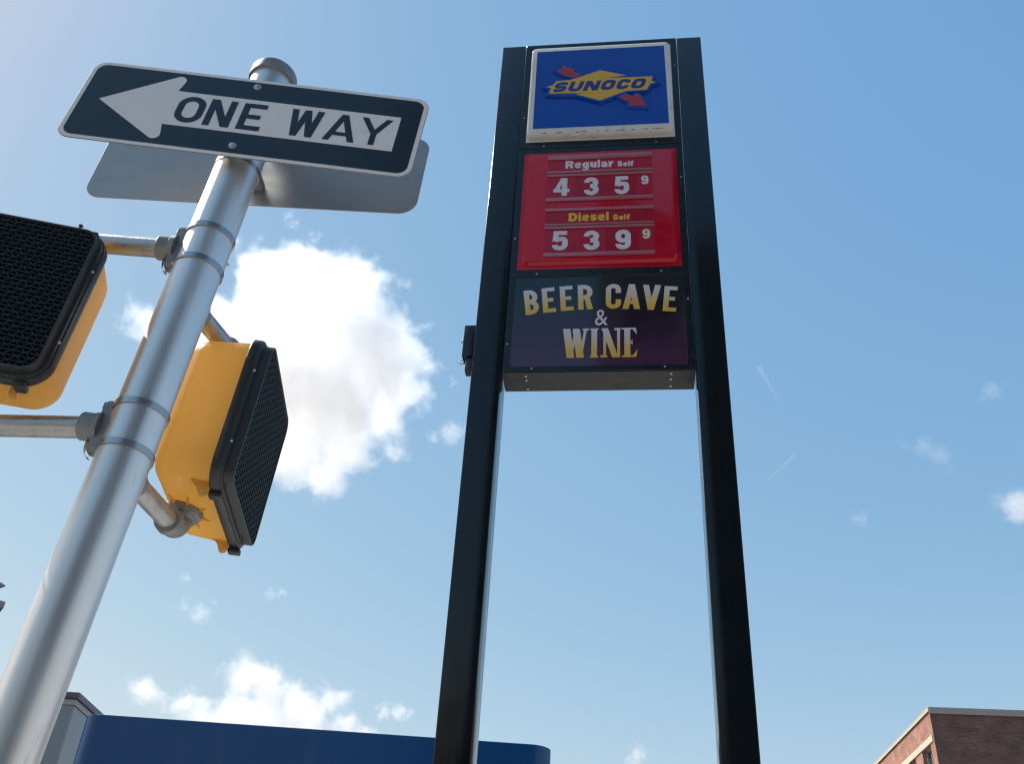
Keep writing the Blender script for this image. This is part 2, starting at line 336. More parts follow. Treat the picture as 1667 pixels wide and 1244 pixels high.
    if ch == 'n_serif':
        s = t * .42
        return [bar(w * .14, 0, w * .14 + s, h), ('p', [(w * .04, h), (w * .04 + t, h), (w * .88, 0), (w * .88 - t * .9, 0)]), bar(w * .86 - s * .2, 0, w * .86 + s * .8, h),
                bar(0, 0, w * .34, s), bar(w * .70, h - s, w, h)]
    if ch == 'e_serif':
        s = t * .34
        return [bar(w * .16, 0, w * .16 + t, h), bar(0, 0, w * .9, s), bar(0, h - s, w * .9, h), bar(w * .16 + t, m - s / 2, w * .66, m + s / 2),
                ('p', [(w * .68, s * .9), (w * .92, s * .9), (w, h * .26)]), ('p', [(w * .68, h - s * .9), (w * .92, h - s * .9), (w * .97, h * .76)]), ('p', [(w * .52, m), (w * .68, h * .40), (w * .68, h * .60)])]
    raise KeyError(ch)
def add_glyph(bm, g, x, y, z, shear=0.0, rot=0.0, pivot=None):
    ca, sa = math.cos(rot), math.sin(rot)
    def T(p, zz):
        px, py = p[0] + shear * p[1], p[1]
        if rot and pivot:
            dx, dy = px - pivot[0], py - pivot[1]; px, py = pivot[0] + ca * dx - sa * dy, pivot[1] + sa * dx + ca * dy
        return (x + px, y + py, zz)
    for i, e in enumerate(g):
        zz = z + i * 0.0002
        if e[0] == 'p':
            P = e[1]; bm.faces.new([bm.verts.new(T(p, zz)) for p in P])
        else:
            _, P, t, cl = e; Q = []
            for p in P:                                          # drop repeated points
                if not Q or (Vector(p) - Vector(Q[-1])).length > 1e-6: Q.append(p)
            if cl and (Vector(Q[0]) - Vector(Q[-1])).length < 1e-6: Q.pop()
            N = len(Q); A = []; B = []
            for j, p in enumerate(Q):
                a = Vector(Q[(j - 1) % N]) if (cl or j > 0) else None; b = Vector(Q[(j + 1) % N]) if (cl or j < N - 1) else None
                pv = Vector(p); d1 = (pv - a).normalized() if a is not None else None; d2 = (b - pv).normalized() if b is not None else None
                if d1 is None: d1 = d2
                if d2 is None: d2 = d1
                n1 = Vector((-d1.y, d1.x)); n2 = Vector((-d2.y, d2.x)); nn = (n1 + n2)
                nn = nn.normalized() if nn.length > 1e-6 else n1
                sc_ = 1 / max(0.4, nn.dot(n1)); o = nn * (t / 2 * sc_)
                A.append(bm.verts.new(T(pv + o, zz))); B.append(bm.verts.new(T(pv - o, zz)))
            for j in range(N if cl else N - 1):
                k = (j + 1) % N; bm.faces.new((A[j], A[k], B[k], B[j]))
def letter_obj(ch, x, y, w_, h_, t, z, m, parent, name='letter', shear=0, rot=0, r=None):
    bm = bmesh.new(); add_glyph(bm, glyph(ch, w_, h_, t, r), x, y, z, shear, rot, (w_ / 2, h_ / 2))
    for f in bm.faces:
        f.normal_update()
        if f.normal.z < 0: f.normal_flip()
    me = bpy.data.meshes.new(name); bm.to_mesh(me); bm.free(); me.materials.append(m)
    o = bpy.data.objects.new(name, me); C.objects.link(o); o.parent = parent
    return o
WID = {'l': .30, 'i': .30, 'r': .62, 'f': .60, 's': .78, 'a': .84, 'e': .86, 'g': .86, 'u': .84, 'R': 1.05, 'D': 1.05, 'S': .95}
def word(txt, x0, x1, y, h, z, m, parent, t=None):
    t = t or h * 0.24; tot = sum(WID[c] for c in txt) + 0.13 * (len(txt) - 1); u = (x1 - x0) / tot; x = x0
    for c in txt:
        tt = min(t, WID[c] * u if c in 'li' else t)
        letter_obj(c, x, y, WID[c] * u, h, tt, z, m, parent); x += (WID[c] + .13) * u
def flat(name, P, z, m, parent, thick=0.0):
    bm = bmesh.new()
    if thick: loft(bm, [ring3(P, z - thick), ring3(P, z)])
    else:
        f = bm.faces.new([bm.verts.new((x, y, z)) for x, y in P]); f.normal_update()
        if f.normal.z < 0: f.normal_flip()
    me = bpy.data.meshes.new(name); 
    if thick: bmesh.ops.recalc_face_normals(bm, faces=bm.faces)
    bm.to_mesh(me); bm.free(); me.materials.append(m)
    o = bpy.data.objects.new(name, me); C.objects.link(o); o.parent = parent; return o
def panframe(x0, y0, x1, y1, i0, j0, i1, j1, za, zb, bev=0.003):   # rectangular frame, outer / inner rectangle
    bm = bmesh.new(); o = [(x0, y0), (x1, y0), (x1, y1), (x0, y1)]; i = [(i0, j0), (i1, j0), (i1, j1), (i0, j1)]
    b = bev; ob = [(x0 + b, y0 + b), (x1 - b, y0 + b), (x1 - b, y1 - b), (x0 + b, y1 - b)]; ib = [(i0 - b, j0 - b), (i1 + b, j0 - b), (i1 + b, j1 + b), (i0 - b, j1 + b)]
    loft(bm, [ring3(o, za), ring3(o, zb - b), ring3(ob, zb), ring3(ib, zb), ring3(i, zb - b), ring3(i, za)], closed=True)
    return bm

# ================================================================ the ground (setting)
def sheet(name, x0, x1, y0, y1, z, m, thick=0.0):
    bm = bmesh.new()
    if thick: box(bm, x0, x1, y0, y1, z - thick, z, 0.015, 2)
    else: bm.faces.new([bm.verts.new(p) for p in ((x0, y0, z), (x1, y0, z), (x1, y1, z), (x0, y1, z))])
    o = finish(name, bm, m, smooth=False); o['kind'] = 'structure'; return o
sheet('ground', -6000, 6000, -6000, 6000, -0.02, M['earth'])
sheet('road', -90, 90, -13.0, -1.6, 0.0, M['asphalt'])
sheet('side_road', -10.5, -2.6, -1.6, 90, 0.0, M['asphalt'])
sheet('pavement', -2.6, 60, -1.6, 3.4, 0.13, M['concrete'], 0.16)
sheet('far_pavement', -90, 90, -16.0, -13.0, 0.13, M['concrete'], 0.16)
sheet('forecourt', -2.6, 60, 3.404, 34, 0.02, M['concrete'])
bm = bmesh.new()
for k in range(-22, 23):
    bm.faces.new([bm.verts.new(p) for p in ((k * 4, -7.36, .004), (k * 4 + 2.2, -7.36, .004), (k * 4 + 2.2, -7.24, .004), (k * 4, -7.24, .004))])
for k in range(9):
    bm.faces.new([bm.verts.new(p) for p in ((-10 + k * .8, -2.6 + 0, .004), (-9.6 + k * .8, -2.6, .004), (-9.6 + k * .8, -.0, .004), (-10 + k * .8, 0, .004))])
o = finish('road_markings', bm, M['paint'], smooth=False); o['kind'] = 'structure'

# ================================================================ buildings
def window_at(parent, M4, wd, ht, mf, mg):                      # window > pane, sill; local x along the wall, y up, z out
    bm = bmesh.new(); loft(bm, [ring3([(-wd/2, 0), (wd/2, 0), (wd/2, ht), (-wd/2, ht)], z) for z in (-.10, -.02)] + [ring3([(-wd/2+.06, .06), (wd/2-.06, .06), (wd/2-.06, ht-.06), (-wd/2+.06, ht-.06)], z) for z in (-.02, -.10)], closed=True)
    box(bm, -.025, .025, .05, ht - .05, -.09, -.03); box(bm, -wd/2+.05, wd/2-.05, ht*.5-.02, ht*.5+.02, -.088, -.032)
    f = finish('window', bm, mf, parent, False); f.matrix_local = M4
    bm = bmesh.new(); bm.faces.new([bm.verts.new(p) for p in ((-wd/2+.05, .05, -.07), (wd/2-.05, .05, -.07), (wd/2-.05, ht-.05, -.07), (-wd/2+.05, ht-.05, -.07))])
    finish('pane', bm, mg, f, False)
    bm = bmesh.new(); box(bm, -wd/2-.05, wd/2+.05, -.10, -.003, -.12, .05, .01, 1); finish('sill', bm, M['stone'], f, False)
    return f
def wall_with_holes(M4, L_, Ht, wins, thick=.3):                # wall panel in its own frame (x along, y up, z out) with real openings
    xs = sorted({0, L_, *[a for a, b, c_, d in wins], *[b for a, b, c_, d in wins]}); ys = sorted({0, Ht, *[c_ for a, b, c_, d in wins], *[d for a, b, c_, d in wins]})
    bm = bmesh.new(); V = {}
    def v(x, y, z):
        k = (round(x, 4), round(y, 4), z)
        if k not in V: V[k] = bm.verts.new(M4 @ Vector((x, y, z)))
        return V[k]
    def hole(x, y): return any(a < x < b and c_ < y < d for a, b, c_, d in wins)
    for i in range(len(xs) - 1):
        for j in range(len(ys) - 1):
            if not hole((xs[i] + xs[i+1]) / 2, (ys[j] + ys[j+1]) / 2):
                bm.faces.new((v(xs[i], ys[j], 0), v(xs[i+1], ys[j], 0), v(xs[i+1], ys[j+1], 0), v(xs[i], ys[j+1], 0)))
    for a, b, c_, d in wins:
        P = [(a, c_), (b, c_), (b, d), (a, d)]
        Q = [q for q in P]
        for k in range(4):
            p, q = P[k], P[(k + 1) % 4]
            vs = [bm.verts.new(M4 @ Vector((*p, 0))), bm.verts.new(M4 @ Vector((*q, 0))), bm.verts.new(M4 @ Vector((*q, -thick))), bm.verts.new(M4 @ Vector((*p, -thick)))]
            bm.faces.new(vs[::-1])
    return bm
def raw(name, bm, m, parent):
    me = bpy.data.meshes.new(name); bm.to_mesh(me); bm.free(); me.materials.append(m)
    o = bpy.data.objects.new(name, me); C.objects.link(o); o.parent = parent; return o

# brick apartment house, right: lit side wall faces the sun, front wall's shade deepened by a darker brick colour
yaw = R(-6.3)
t = thing('brick_building', 'red brick building with grey metal coping and cream window band, low at right', 'building', Matrix.Translation((15.82, 35.17, 0)) @ Matrix.Rotation(yaw, 4, 'Z'))
TOP = 11 + H
side = mat_from((0, -1, 0), (0, 0, 1), (-1, 0, 0), (0, 26, 0))    # x runs from the back towards the corner
front = mat_from((1, 0, 0), (0, 0, 1), (0, -1, 0), (0, 0, 0))
floors = [TOP - 1.10 - 3.1 * k for k in range(4)]
wins = []
for zt in floors:
    for k in range(12):
        a = 26 - (0.5 + 2.0 * k) - 1.12; wins.append((a, a + 1.12, zt - 1.65, zt))
raw('side_wall', wall_with_holes(side, 26, TOP, wins), M['brick'], t)
fw = []
for zt in floors:
    for k in range(5): fw.append((3.2 + 3.4 * k, 4.5 + 3.4 * k, zt - 2.15, zt - 0.5))
fwall = wall_with_holes(front, 20, TOP, fw)
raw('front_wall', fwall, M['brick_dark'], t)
bm = bmesh.new(); box(bm, 0.31, 20, 0.31, 26, 0.0, TOP - .25); raw('core', bm, M['glass'], t)
for a, b, c_, d in wins: window_at(t, side @ Matrix.Translation(((a + b) / 2, c_, -.12)), b - a, d - c_, M['wframe'], M['glass'])
for a, b, c_, d in fw: window_at(t, front @ Matrix.Translation(((a + b) / 2, c_, -.12)), b - a, d - c_, M['wframe'], M['glass'])
for k, zt in enumerate(floors):
    bm = bmesh.new(); box(bm, -.035, .10, .12, 25.9, zt + .004, zt + .23, .008, 1); finish('stone_band', bm, M['stone'], t, False)
bm = bmesh.new(); box(bm, -.06, .35, -.06, 26.1, TOP + .002, TOP + .05, .01, 1); box(bm, -.06, -.02, -.06, 26.1, TOP - .09, TOP + .0, .008, 1)
finish('side_coping', bm, M['stone'], t, False)
bm = bmesh.new(); box(bm, -.03, 20.1, -.075, -.03, TOP - .17, TOP + .06, .01, 1); box(bm, .36, 20.1, -.028, .35, TOP + .004, TOP + .055, .008, 1); finish('front_coping', bm, M['coping_grey'], t, False)
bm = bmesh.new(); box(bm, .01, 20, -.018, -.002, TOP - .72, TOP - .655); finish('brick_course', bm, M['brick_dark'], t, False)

# grey panelled building behind the blue canopy
t = thing('grey_panel_building', 'grey metal clad building with dark purple coping, between pole and blue canopy', 'building', Matrix.Translation((-9.93, 24.09, 0)))
TG = 6.5 + H
def gp(nm, x0, x1, y0, y1, z0, z1, m, b=.008): 
    bm = bmesh.new(); box(bm, x0, x1, y0, y1, z0, z1, b, 1); return finish(nm, bm, m, t, False)
gp('core', -17.9, -.05, .05, 13, 0, TG - .3, M['grey_panel'])
for k in range(6):
    for j in range(3): gp('front_panel', -2.99 * (k + 1) + .005 - .001, -2.99 * k - .006, -.0, .045, 7.8 - 2.6 * (j + 1) + .006, 7.8 - 2.6 * j - .004, M['grey_panel'], .004)
for k in range(4):
    for j in range(3): gp('side_panel', -.046, .0, .05 + 3.24 * k + .005, .05 + 3.24 * (k + 1) - .004, 7.8 - 2.6 * (j + 1) + .006, 7.8 - 2.6 * j - .004, M['grey_panel'], .004)
gp('trim', -18, .03, -.03, 13.05, 7.802, TG - .16, M['grey_trim'], .01)
gp('coping', -18.1, .08, -.08, 13.1, TG - .157, TG, M['coping_purple'], .012)

# blue canopy over the pumps
t = thing('blue_canopy', 'dark blue glossy canopy with rounded ends along the bottom of the view', 'canopy', Matrix.Translation((-2.66, 20.4, 0)))
P0 = rr(-3.76, -4.47, 3.69, 4.47, .33, 10); Pi = rr(-3.73, -4.44, 3.66, 4.44, .30, 10)
bm = bmesh.new(); zt = 4.0 + H; zb = 3.22 + H
loft(bm, [ring3(P0, zb), ring3(P0, zt - .012), ring3(Pi, zt), ring3(rr(-3.5, -4.28, 3.5, 4.28, .2, 10), zt - .002)])
finish('fascia', bm, M['canopy'], t)
bm = bmesh.new(); Pj = rr(-3.64, -4.42, 3.64, 4.42, .3, 10); loft(bm, [ring3(Pj, zb - .06), ring3(Pj, zb - .003)]); finish('soffit', bm, M['canopy_white'], t)
for x in (-2.2, 2.2):
    for y in (-2.4, 2.4):
        bm = bmesh.new(); box(bm, x - .17, x + .17, y - .17, y + .17, .02, zb - .062, .02); finish('column', bm, M['canopy_white'], t)

# dark building whose roof corner shows at the left edge, and the tip of a street lamp above it
t = thing('dark_corner_building', 'dark building, only its roof corner showing at the left edge', 'building', Matrix.Translation((-20.2, 39.05, 0)) @ Matrix.Rotation(R(34), 4, 'Z'))
bm = bmesh.new(); box(bm, -20, 0, 0, 14, 0, 14 + H - .3); finish('wall', bm, M['brick_dark'], t, False)
bm = bmesh.new(); box(bm, -20.1, .06, -.06, 14.1, 14 + H - .298, 14 + H, .02, 1); finish('coping', bm, M['coping_grey'], t, False)
t = thing('street_lamp', 'teal grey street lamp head, only its tip at the left edge', 'street lamp', Matrix.Translation((-19.8, 30, 0)))
bm = bmesh.new(); tube(bm, [(0, 0, 0), (0, 0, 6), (0, 0, 12.0)], [.12, .10, .07], 16); finish('pole', bm, M['alu_pipe'], t)
bm = bmesh.new(); tube(bm, bend((0, 0, 11.6), (0, 0, 12.9), (3.4, 0, 12.93), .8), .035, 12); finish('arm', bm, M['alu_pipe'], t)
bm = bmesh.new(); lathe(bm, (3.3, 0, 12.92), (1, 0, -.06), [(0, .06), (.15, .13), (.45, .15), (.7, .09), (.85, .012)], 16); finish('lamp_head', bm, M['cast'], t)

# invented buildings behind the photographer, added to be seen only as reflections
t = thing('unseen_block', 'invented low grey rendered block behind the viewpoint, added for reflections', 'building', Matrix.Translation((-42.2, -17, 0)))
wl = mat_from((-1, 0, 0), (0, 0, 1), (0, 1, 0), (38, 0, 0))
ws = [(1.2 + 3.1 * k, 2.7 + 3.1 * k, 4.6 + 3.2 * j, 6.6 + 3.2 * j) for k in range(12) for j in range(1)] + [(1.0 + 3.1 * k, 3.2 + 3.1 * k, .9, 3.2) for k in range(12)]
raw('front_wall', wall_with_holes(wl, 38, 8.4, ws), M['render_wall'], t)
for a, b, c_, d in ws: window_at(t, wl @ Matrix.Translation(((a + b) / 2, c_, -.12)), b - a, d - c_, M['wframe'], M['glass'])
bm = bmesh.new(); box(bm, 0, 38, -12, -.31, 0, 8.1); raw('core', bm, M['brick_dark'], t)
bm = bmesh.new(); box(bm, -.1, 38.1, -.3, .12, 8.402, 8.8, .02, 1); finish('cornice', bm, M['stone'], t, False)

t = thing('unseen_tower', 'invented tall dark tower behind the viewpoint, added for reflections', 'building', Matrix.Translation((-3.7, -17, 0)))  # unseen tower, added to darken reflections in the sign panels and posts
wt = mat_from((-1, 0, 0), (0, 0, 1), (0, 1, 0), (24, 0, 0))
ws = [(1.0 + 3.3 * k, 3.2 + 3.3 * k, 1.2 + 3.3 * j, 3.2 + 3.3 * j) for k in range(7) for j in range(10)]
raw('front_wall', wall_with_holes(wt, 24, 35, ws), M['tower'], t)
for a, b, c_, d in ws: window_at(t, wt @ Matrix.Translation(((a + b) / 2, c_, -.12)), b - a, d - c_, M['wframe'], M['glass'])
bm = bmesh.new(); box(bm, 0, 24, -16, -.31, 0, 34.6); raw('core', bm, M['tower'], t)
bm = bmesh.new(); box(bm, -.1, 24.1, -.3, .12, 35.002, 35.4, .02, 1); finish('cornice', bm, M['coping_grey'], t, False)
# ================================================================ fuel price sign
az = -0.1448
dX = Vector((math.cos(az), math.sin(az), 0)); nOut = Vector((math.sin(az), -math.cos(az), 0))
GM = mat_from(dX, Vector((0, 0, 1)), nOut, (0.6984, 6.5771, H))       # local x across, y up (0 = eye height), z out of the face
gs = thing('fuel_price_sign', 'tall black two-post fuel price sign with blue, red and dark panels', 'price sign', GM)  # panel and lettering positions: image pixels projected from the camera onto each raised face
for s in (-1, 1):
    bm = bmesh.new(); a, b = sorted((s * .806, s * 1.057)); box(bm, a, b, -H + .02, 8.992, -.283, 0, .009, 3)
    finish('post', bm, M['post'], gs)
    bm = bmesh.new(); box(bm, a - .12, b + .12, -H + .02, -H + .05, -.40, .12, .004, 1); finish('base_plate', bm, M['post'], gs)
bm = bmesh.new(); box(bm, -.797, .797, 4.662, 8.985, -.278, -.014, .004, 1); finish('cabinet', bm, M['frame'], gs)
bm = bmesh.new(); box(bm, -.797, .797, 4.652, 4.660, -.279, -.004, .002, 1); bp_ = finish('bottom_plate', bm, M['soffit'], gs, False)
for x, z in ((-.60, -.05), (-.60, -.11), (-.60, -.24), (.60, -.04), (.60, -.12), (.60, -.22)):
    bm = bmesh.new(); lathe(bm, (x, 4.651, z), (0, -1, 0), [(0, .011), (.004, .010), (.006, .004)], 10); finish('screw', bm, M['bolt'], bp_)
for (a, b, oa, ob) in ((7.362, 8.993, 7.455, 8.893), (5.700, 7.357, 5.785, 7.292), (4.664, 5.695, 4.718, 5.683)):
    fr_ = finish('panel_frame', panframe(-.798, a, .798, b, -.736, oa, .736, ob, -.013, 0.0), M['frame'], gs)
    for x, y in ((-.768, a + (b - a) * .28), (.768, a + (b - a) * .72), (-.55, a + .03), (.55, a + .03)):
        bm = bmesh.new(); lathe(bm, (x, y, 0.001), (0, 0, 1), [(0, .009), (.003, .008), (.005, .003)], 10); finish('screw', bm, M['bolt'], fr_)
# --- top panel: white moulded border, blue field and emblem
lp = finish('logo_panel', (lambda b: (loft(b, [ring3(rr(-.735, 7.457, .735, 8.892, .004), -.010), ring3(rr(-.735, 7.457, .735, 8.892, .004), -.002),
     ring3(rr(-.727, 7.470, .727, 8.870, .05), .004), ring3(rr(-.722, 7.478, .722, 8.850, .055), .060), ring3(rr(-.718, 7.490, .722, 8.822, .055), .074), ring3(rr(-.706, 7.503, .712, 8.808, .045), .080)]), b)[1])(bmesh.new()), M['border'], gs)
flat('blue_field', [(-.662, 7.560), (.678, 7.560), (.664, 8.768), (-.666, 8.768)], .0805, M['blue'], lp)
def LG(x, y): return ((x - 776) * .00142 + .002, 8.384 - (y + (x - 776) * .0465 - 322) * .002186)      # emblem points are zoomed image pixels, mapped here to panel coordinates
EM = [(390, 443), (438, 428), (462, 400), (560, 393), (776, 322), (960, 360), (1150, 368), (1140, 402), (1170, 410), (1130, 420), (1105, 462), (965, 470), (776, 537), (598, 492), (410, 490), (425, 450)]
def grow(P, d):
    out = []; n = len(P)
    area = sum(P[i][0] * P[(i + 1) % n][1] - P[(i + 1) % n][0] * P[i][1] for i in range(n)); sg = 1 if area > 0 else -1
    for i in range(n):
        a, b, c_ = Vector(P[i - 1]), Vector(P[i]), Vector(P[(i + 1) % n])
        n1 = Vector(((b - a).y, -(b - a).x)).normalized() * sg; n2 = Vector(((c_ - b).y, -(c_ - b).x)).normalized() * sg
        k = (n1 + n2); k = k.normalized() if k.length > .2 else n1
        o_ = b + k * d / max(.5, k.dot(n1)); out.append((o_.x, o_.y))
    return out
AT = [(500, 281), (586, 316), (582, 333), (642, 352), (592, 372), (530, 364), (456, 322), (498, 312)]
AH = [(912, 512), (950, 489), (1012, 511), (1022, 490), (1052, 492), (1098, 572), (975, 568), (984, 546)]
for P_, d_ in ((EM, .022), (AT, .016), (AH, .016)):
    P2 = [LG(*p) for p in P_]; g0 = grow(P2, d_ + .008); g1 = grow(P2, d_)
    bm = bmesh.new(); loft(bm, [ring3(g0, .079), ring3(g1, .104 + (.002 if P_ is EM else 0))]); bmesh.ops.triangulate(bm, faces=[f for f in bm.faces if len(f.verts) > 4])
    finish('emblem_relief', bm, M['blue'], lp, False)
def flat_tri(name, P, z, m, parent):
    bm = bmesh.new(); f = bm.faces.new([bm.verts.new((x, y, z)) for x, y in P]); f.normal_update()
    if f.normal.z < 0: f.normal_flip()
    bmesh.ops.triangulate(bm, faces=bm.faces[:]); me = bpy.data.meshes.new(name); bm.to_mesh(me); bm.free(); me.materials.append(m)
    o_ = bpy.data.objects.new(name, me); C.objects.link(o_); o_.parent = parent; return o_
flat_tri('arrow_tail', [LG(*p) for p in AT], .1046, M['logo_red'], lp)
flat_tri('arrow_head', [LG(*p) for p in AH], .1046, M['logo_red'], lp)
flat_tri('emblem_diamond', [LG(*p) for p in [(390, 443), (438, 428), (462, 400), (560, 393), (776, 322), (962, 360), (812, 379), (1150, 368), (1140, 402), (1172, 410), (1130, 420), (1105, 462), (965, 470), (776, 537), (594, 491), (740, 484), (410, 490), (425, 450)]], .1066, M['logo_yellow'], lp)
x_ = -.488
for ch, w_ in zip('SUNOCO', (.132, .137, .150, .135, .128, .135)):
    letter_obj(ch, x_, 8.070, w_, .152, .045, .1072, M['logo_blue'], lp, shear=.30, r=.03); x_ += w_ + .0215
rng = random.Random(5)
for k in range(46):                                                # grime collected on the lower lip
    x = rng.uniform(-.60, .62); l = rng.uniform(.008, .034); y = 7.488 + rng.uniform(-.002, .006)
    if rng.random() < .75: flat('grime_mark', [(x, y), (x + l, y), (x + l, y + rng.uniform(.004, .012)), (x, y + .006)], .0790, M['dirt'], lp)
# --- middle panel: red prices
rp = finish('price_panel', (lambda b: (loft(b, [ring3(rr(-.736, 5.785, .736, 7.292, .003), -.010), ring3(rr(-.736, 5.785, .736, 7.292, .003), -.003),
     ring3(rr(-.704, 5.822, .704, 7.255, .07), -.002), ring3(rr(-.698, 5.834, .698, 7.243, .075), .030), ring3(rr(-.692, 5.845, .694, 7.232, .075), .041), ring3(rr(-.680, 5.857, .682, 7.220, .065), .045)]), b)[1])(bmesh.new()), M['red'], gs)
for a, b in ((7.130, 7.190), (6.945, 6.973), (6.902, 6.930), (6.574, 6.617), (6.445, 6.478), (6.262, 6.282), (6.221, 6.250), (5.886, 5.927)):
    bm = bmesh.new(); box(bm, -.497, .503, a, b, .0455, .060, .004, 2); finish('card_rail', bm, M['rail'], rp)
cards = [(-.492, 6.975, .498, 7.128, 'red_card2'), (-.488, 6.283, .500, 6.443, 'red_card')]
for x0_, x1_, k in ((-.492, -.226, 1), (-.222, .061, 0), (.065, .352, 0), (.357, .498, 1)): cards.append((x0_, 6.619, x1_, 6.900, 'red_card2' if k else 'red_card'))
for x0_, x1_, k in ((-.488, -.222, 1), (-.218, .065, 1), (.069, .352, 0), (.357, .500, 1)): cards.append((x0_, 5.929, x1_, 6.219, 'red_card2' if k else 'red_card'))
for x0_, y0_, x1_, y1_, mm in cards: flat('price_card', [(x0_, y0_), (x1_, y0_), (x1_, y1_), (x0_, y1_)], .0478, M[mm], rp, .0016)
word('Regular', -.325, .134, 7.014, .104, .0484, M['num_white'], rp, .027)
word('Self', .173, .325, 7.016, .072, .0484, M['num_white'], rp, .018)
word('Diesel', -.278, .090, 6.315, .108, .0484, M['txt_yellow'], rp, .028)
word('Self', .128, .284, 6.316, .070, .0484, M['txt_yellow'], rp, .018)
for ch, x, y, w_, h_, mm in (('4', -.430, 6.648, .150, .237, 'num_white'), ('3', -.143, 6.645, .139, .237, 'num_white'), ('5', .144, 6.644, .137, .237, 'num_white'), ('9', .394, 6.764, .068, .116, 'num_white'),
                             ('5', -.421, 5.963, .143, .236, 'num_white'), ('3', -.135, 5.957, .143, .236, 'num_white'), ('9', .151, 5.955, .138, .237, 'num_white'), ('9', .393, 6.075, .069, .118, 'num_cream')):
    letter_obj(ch, x, y, w_, h_, h_ * .215, .0484, M[mm], rp, 'digit')
# --- bottom panel: dark print
bp2 = flat('beer_panel', [(-.736, 4.718), (.736, 4.718), (.736, 5.683), (-.736, 5.683)], -.004, M['beer_face'], gs, .006)
for ch, sx, wd in (('B', -.583, .122), ('E', -.432, .113), ('E', -.276, .113), ('R', -.113, .128), ('C', .131, .132), ('A', .288, .150), ('V', .458, .156), ('E', .618, .113)):
    a = -(sx - .10) * R(10.5); cy = 5.458 - (sx - .03) ** 2 * .125
    letter_obj(ch, sx - wd / 2, cy - .139, wd, .278, .046, -.0035, M['gold'], bp2, rot=a, r=.05)
cu = bpy.data.curves.new('ampersand', 'FONT'); cu.body = '&'; cu.size = .235; cu.offset = .0006; tmp = bpy.data.objects.new('tmp', cu)
me = bpy.data.meshes.new_from_object(tmp); bpy.data.objects.remove(tmp); bpy.data.curves.remove(cu)
xs = [v.co.x for v in me.vertices]; ys = [v.co.y for v in me.vertices]; sx, sy = .110 / (max(xs) - min(xs)), .170 / (max(ys) - min(ys)); mx_, my_ = min(xs), min(ys)
for v in me.vertices: v.co = Vector(((v.co.x - mx_) * sx - .027, (v.co.y - my_) * sy + 5.139, -.0035))
me.name = 'ampersand'; me.materials.clear(); me.materials.append(M['gold']); o = bpy.data.objects.new('ampersand', me); C.objects.link(o); o.parent = bp2
for ch, a, b, tt in (('w_serif', -.292, -.078, .056), ('i_serif', -.072, .010, .048), ('n_serif', .022, .190, .056), ('e_serif', .200, .332, .050)):
    letter_obj(ch, a, 4.800, b - a, .307, tt, -.0035, M['gold'], bp2)
# small junction box bolted to the outer side of the left post
t = thing('junction_box', 'small dark box with ring, fixed to the outer side of the left black post', 'box', GM)
bm = bmesh.new(); box(bm, -1.160, -1.0575, 4.86, 5.19, -.16, -.03, .006, 2); finish('body', bm, M['frame'], t)
bm = bmesh.new(); box(bm, -1.128, -1.0575, 4.715, 4.86, -.14, -.05, .012, 2); finish('cable_entry', bm, M['black_plastic'], t)
bm = bmesh.new(); lathe(bm, (-1.160, 5.06, -.09), (-1, 0, 0), [(0, .03), (.012, .03), (.02, .018), (.026, .017)], 16); finish('lock', bm, M['bolt'], t)
bm = bmesh.new(); pts = [(-1.150 + .019 * math.cos(q) - .016, 4.835 + .021 * math.sin(q), -.09) for q in [2 * math.pi * k / 20 for k in range(21)]]; tube(bm, pts, .0045, 8); finish('ring', bm, M['bolt'], t)

# ================================================================ signal pole
PA = Vector((-.7492, 1.820, 1.9 + H)); PD = Vector((.0581, .0026, 1.0))
def pole_at(z): return PA + PD * (z - 1.9)                        # z counted from eye height
PDn = PD.normalized(); PR = .0571
t = thing('signal_pole', 'leaning bare aluminium pole carrying the ONE WAY sign and both signals', 'pole', Matrix.Translation(pole_at(-H + .13)))
inv = t.matrix_world.inverted()
bm = bmesh.new(); tube(bm, [inv @ pole_at(z) for z in (-1.47, -.6, .3, 1.2, 2.215)], PR, 96); finish('shaft', bm, M['alu_pole'], t, ang=60)
bm = bmesh.new(); lathe(bm, inv @ pole_at(2.200), PD, [(0, .0575), (.0, .0648), (.030, .0648), (.038, .061), (.043, .050), (.046, .02)], 64); finish('cap', bm, M['cast'], t)
bm = bmesh.new(); lathe(bm, inv @ pole_at(-1.47), PD, [(0, .17), (.03, .17), (.05, .12), (.25, .10), (.30, .062)], 48); finish('base', bm, M['cast'], t)
for z, ang in ((1.545, 20), (1.50, 205)):
    q = pole_at(z) + Vector((math.cos(R(ang)), math.sin(R(ang)), 0)) * PR
    bm = bmesh.new(); lathe(bm, inv @ q, (math.cos(R(ang)), math.sin(R(ang)), 0), [(-.002, .004), (.004, .004), (.006, .002)], 10); finish('rivet', bm, M['bolt'], t)

# ================================================================ ONE WAY sign
OX = Vector((.9975, .0021, -.0713)).normalized(); ON = Vector((.0033, -.9998, .0172)); OY = ON.cross(OX).normalized(); ON = OX.cross(OY).normalized()
OM = mat_from(OX, OY, ON, (-.7351, 1.739, 1.9632 + H))
t = thing('one_way_sign', 'black and white ONE WAY sign with left arrow, on top of the pole', 'sign', OM)
bm = bmesh.new(); P = rr(-.457, -.1525, .457, .1525, .038, 10); Pb = rr(-.4562, -.1517, .4562, .1517, .0375, 10)
loft(bm, [ring3(Pb, -.0021), ring3(P, -.0015), ring3(P, .0), ring3(Pb, .0006)]); finish('sign_plate', bm, M['alu_back'], t)
flat('white_sheeting', rr(-.4558, -.1513, .4558, .1513, .0372, 10), .0009, M['sheet_white'], t)
flat('black_field', rr(-.4445, -.1400, .4445, .1400, .028, 10), .0013, M['sheet_black'], t)
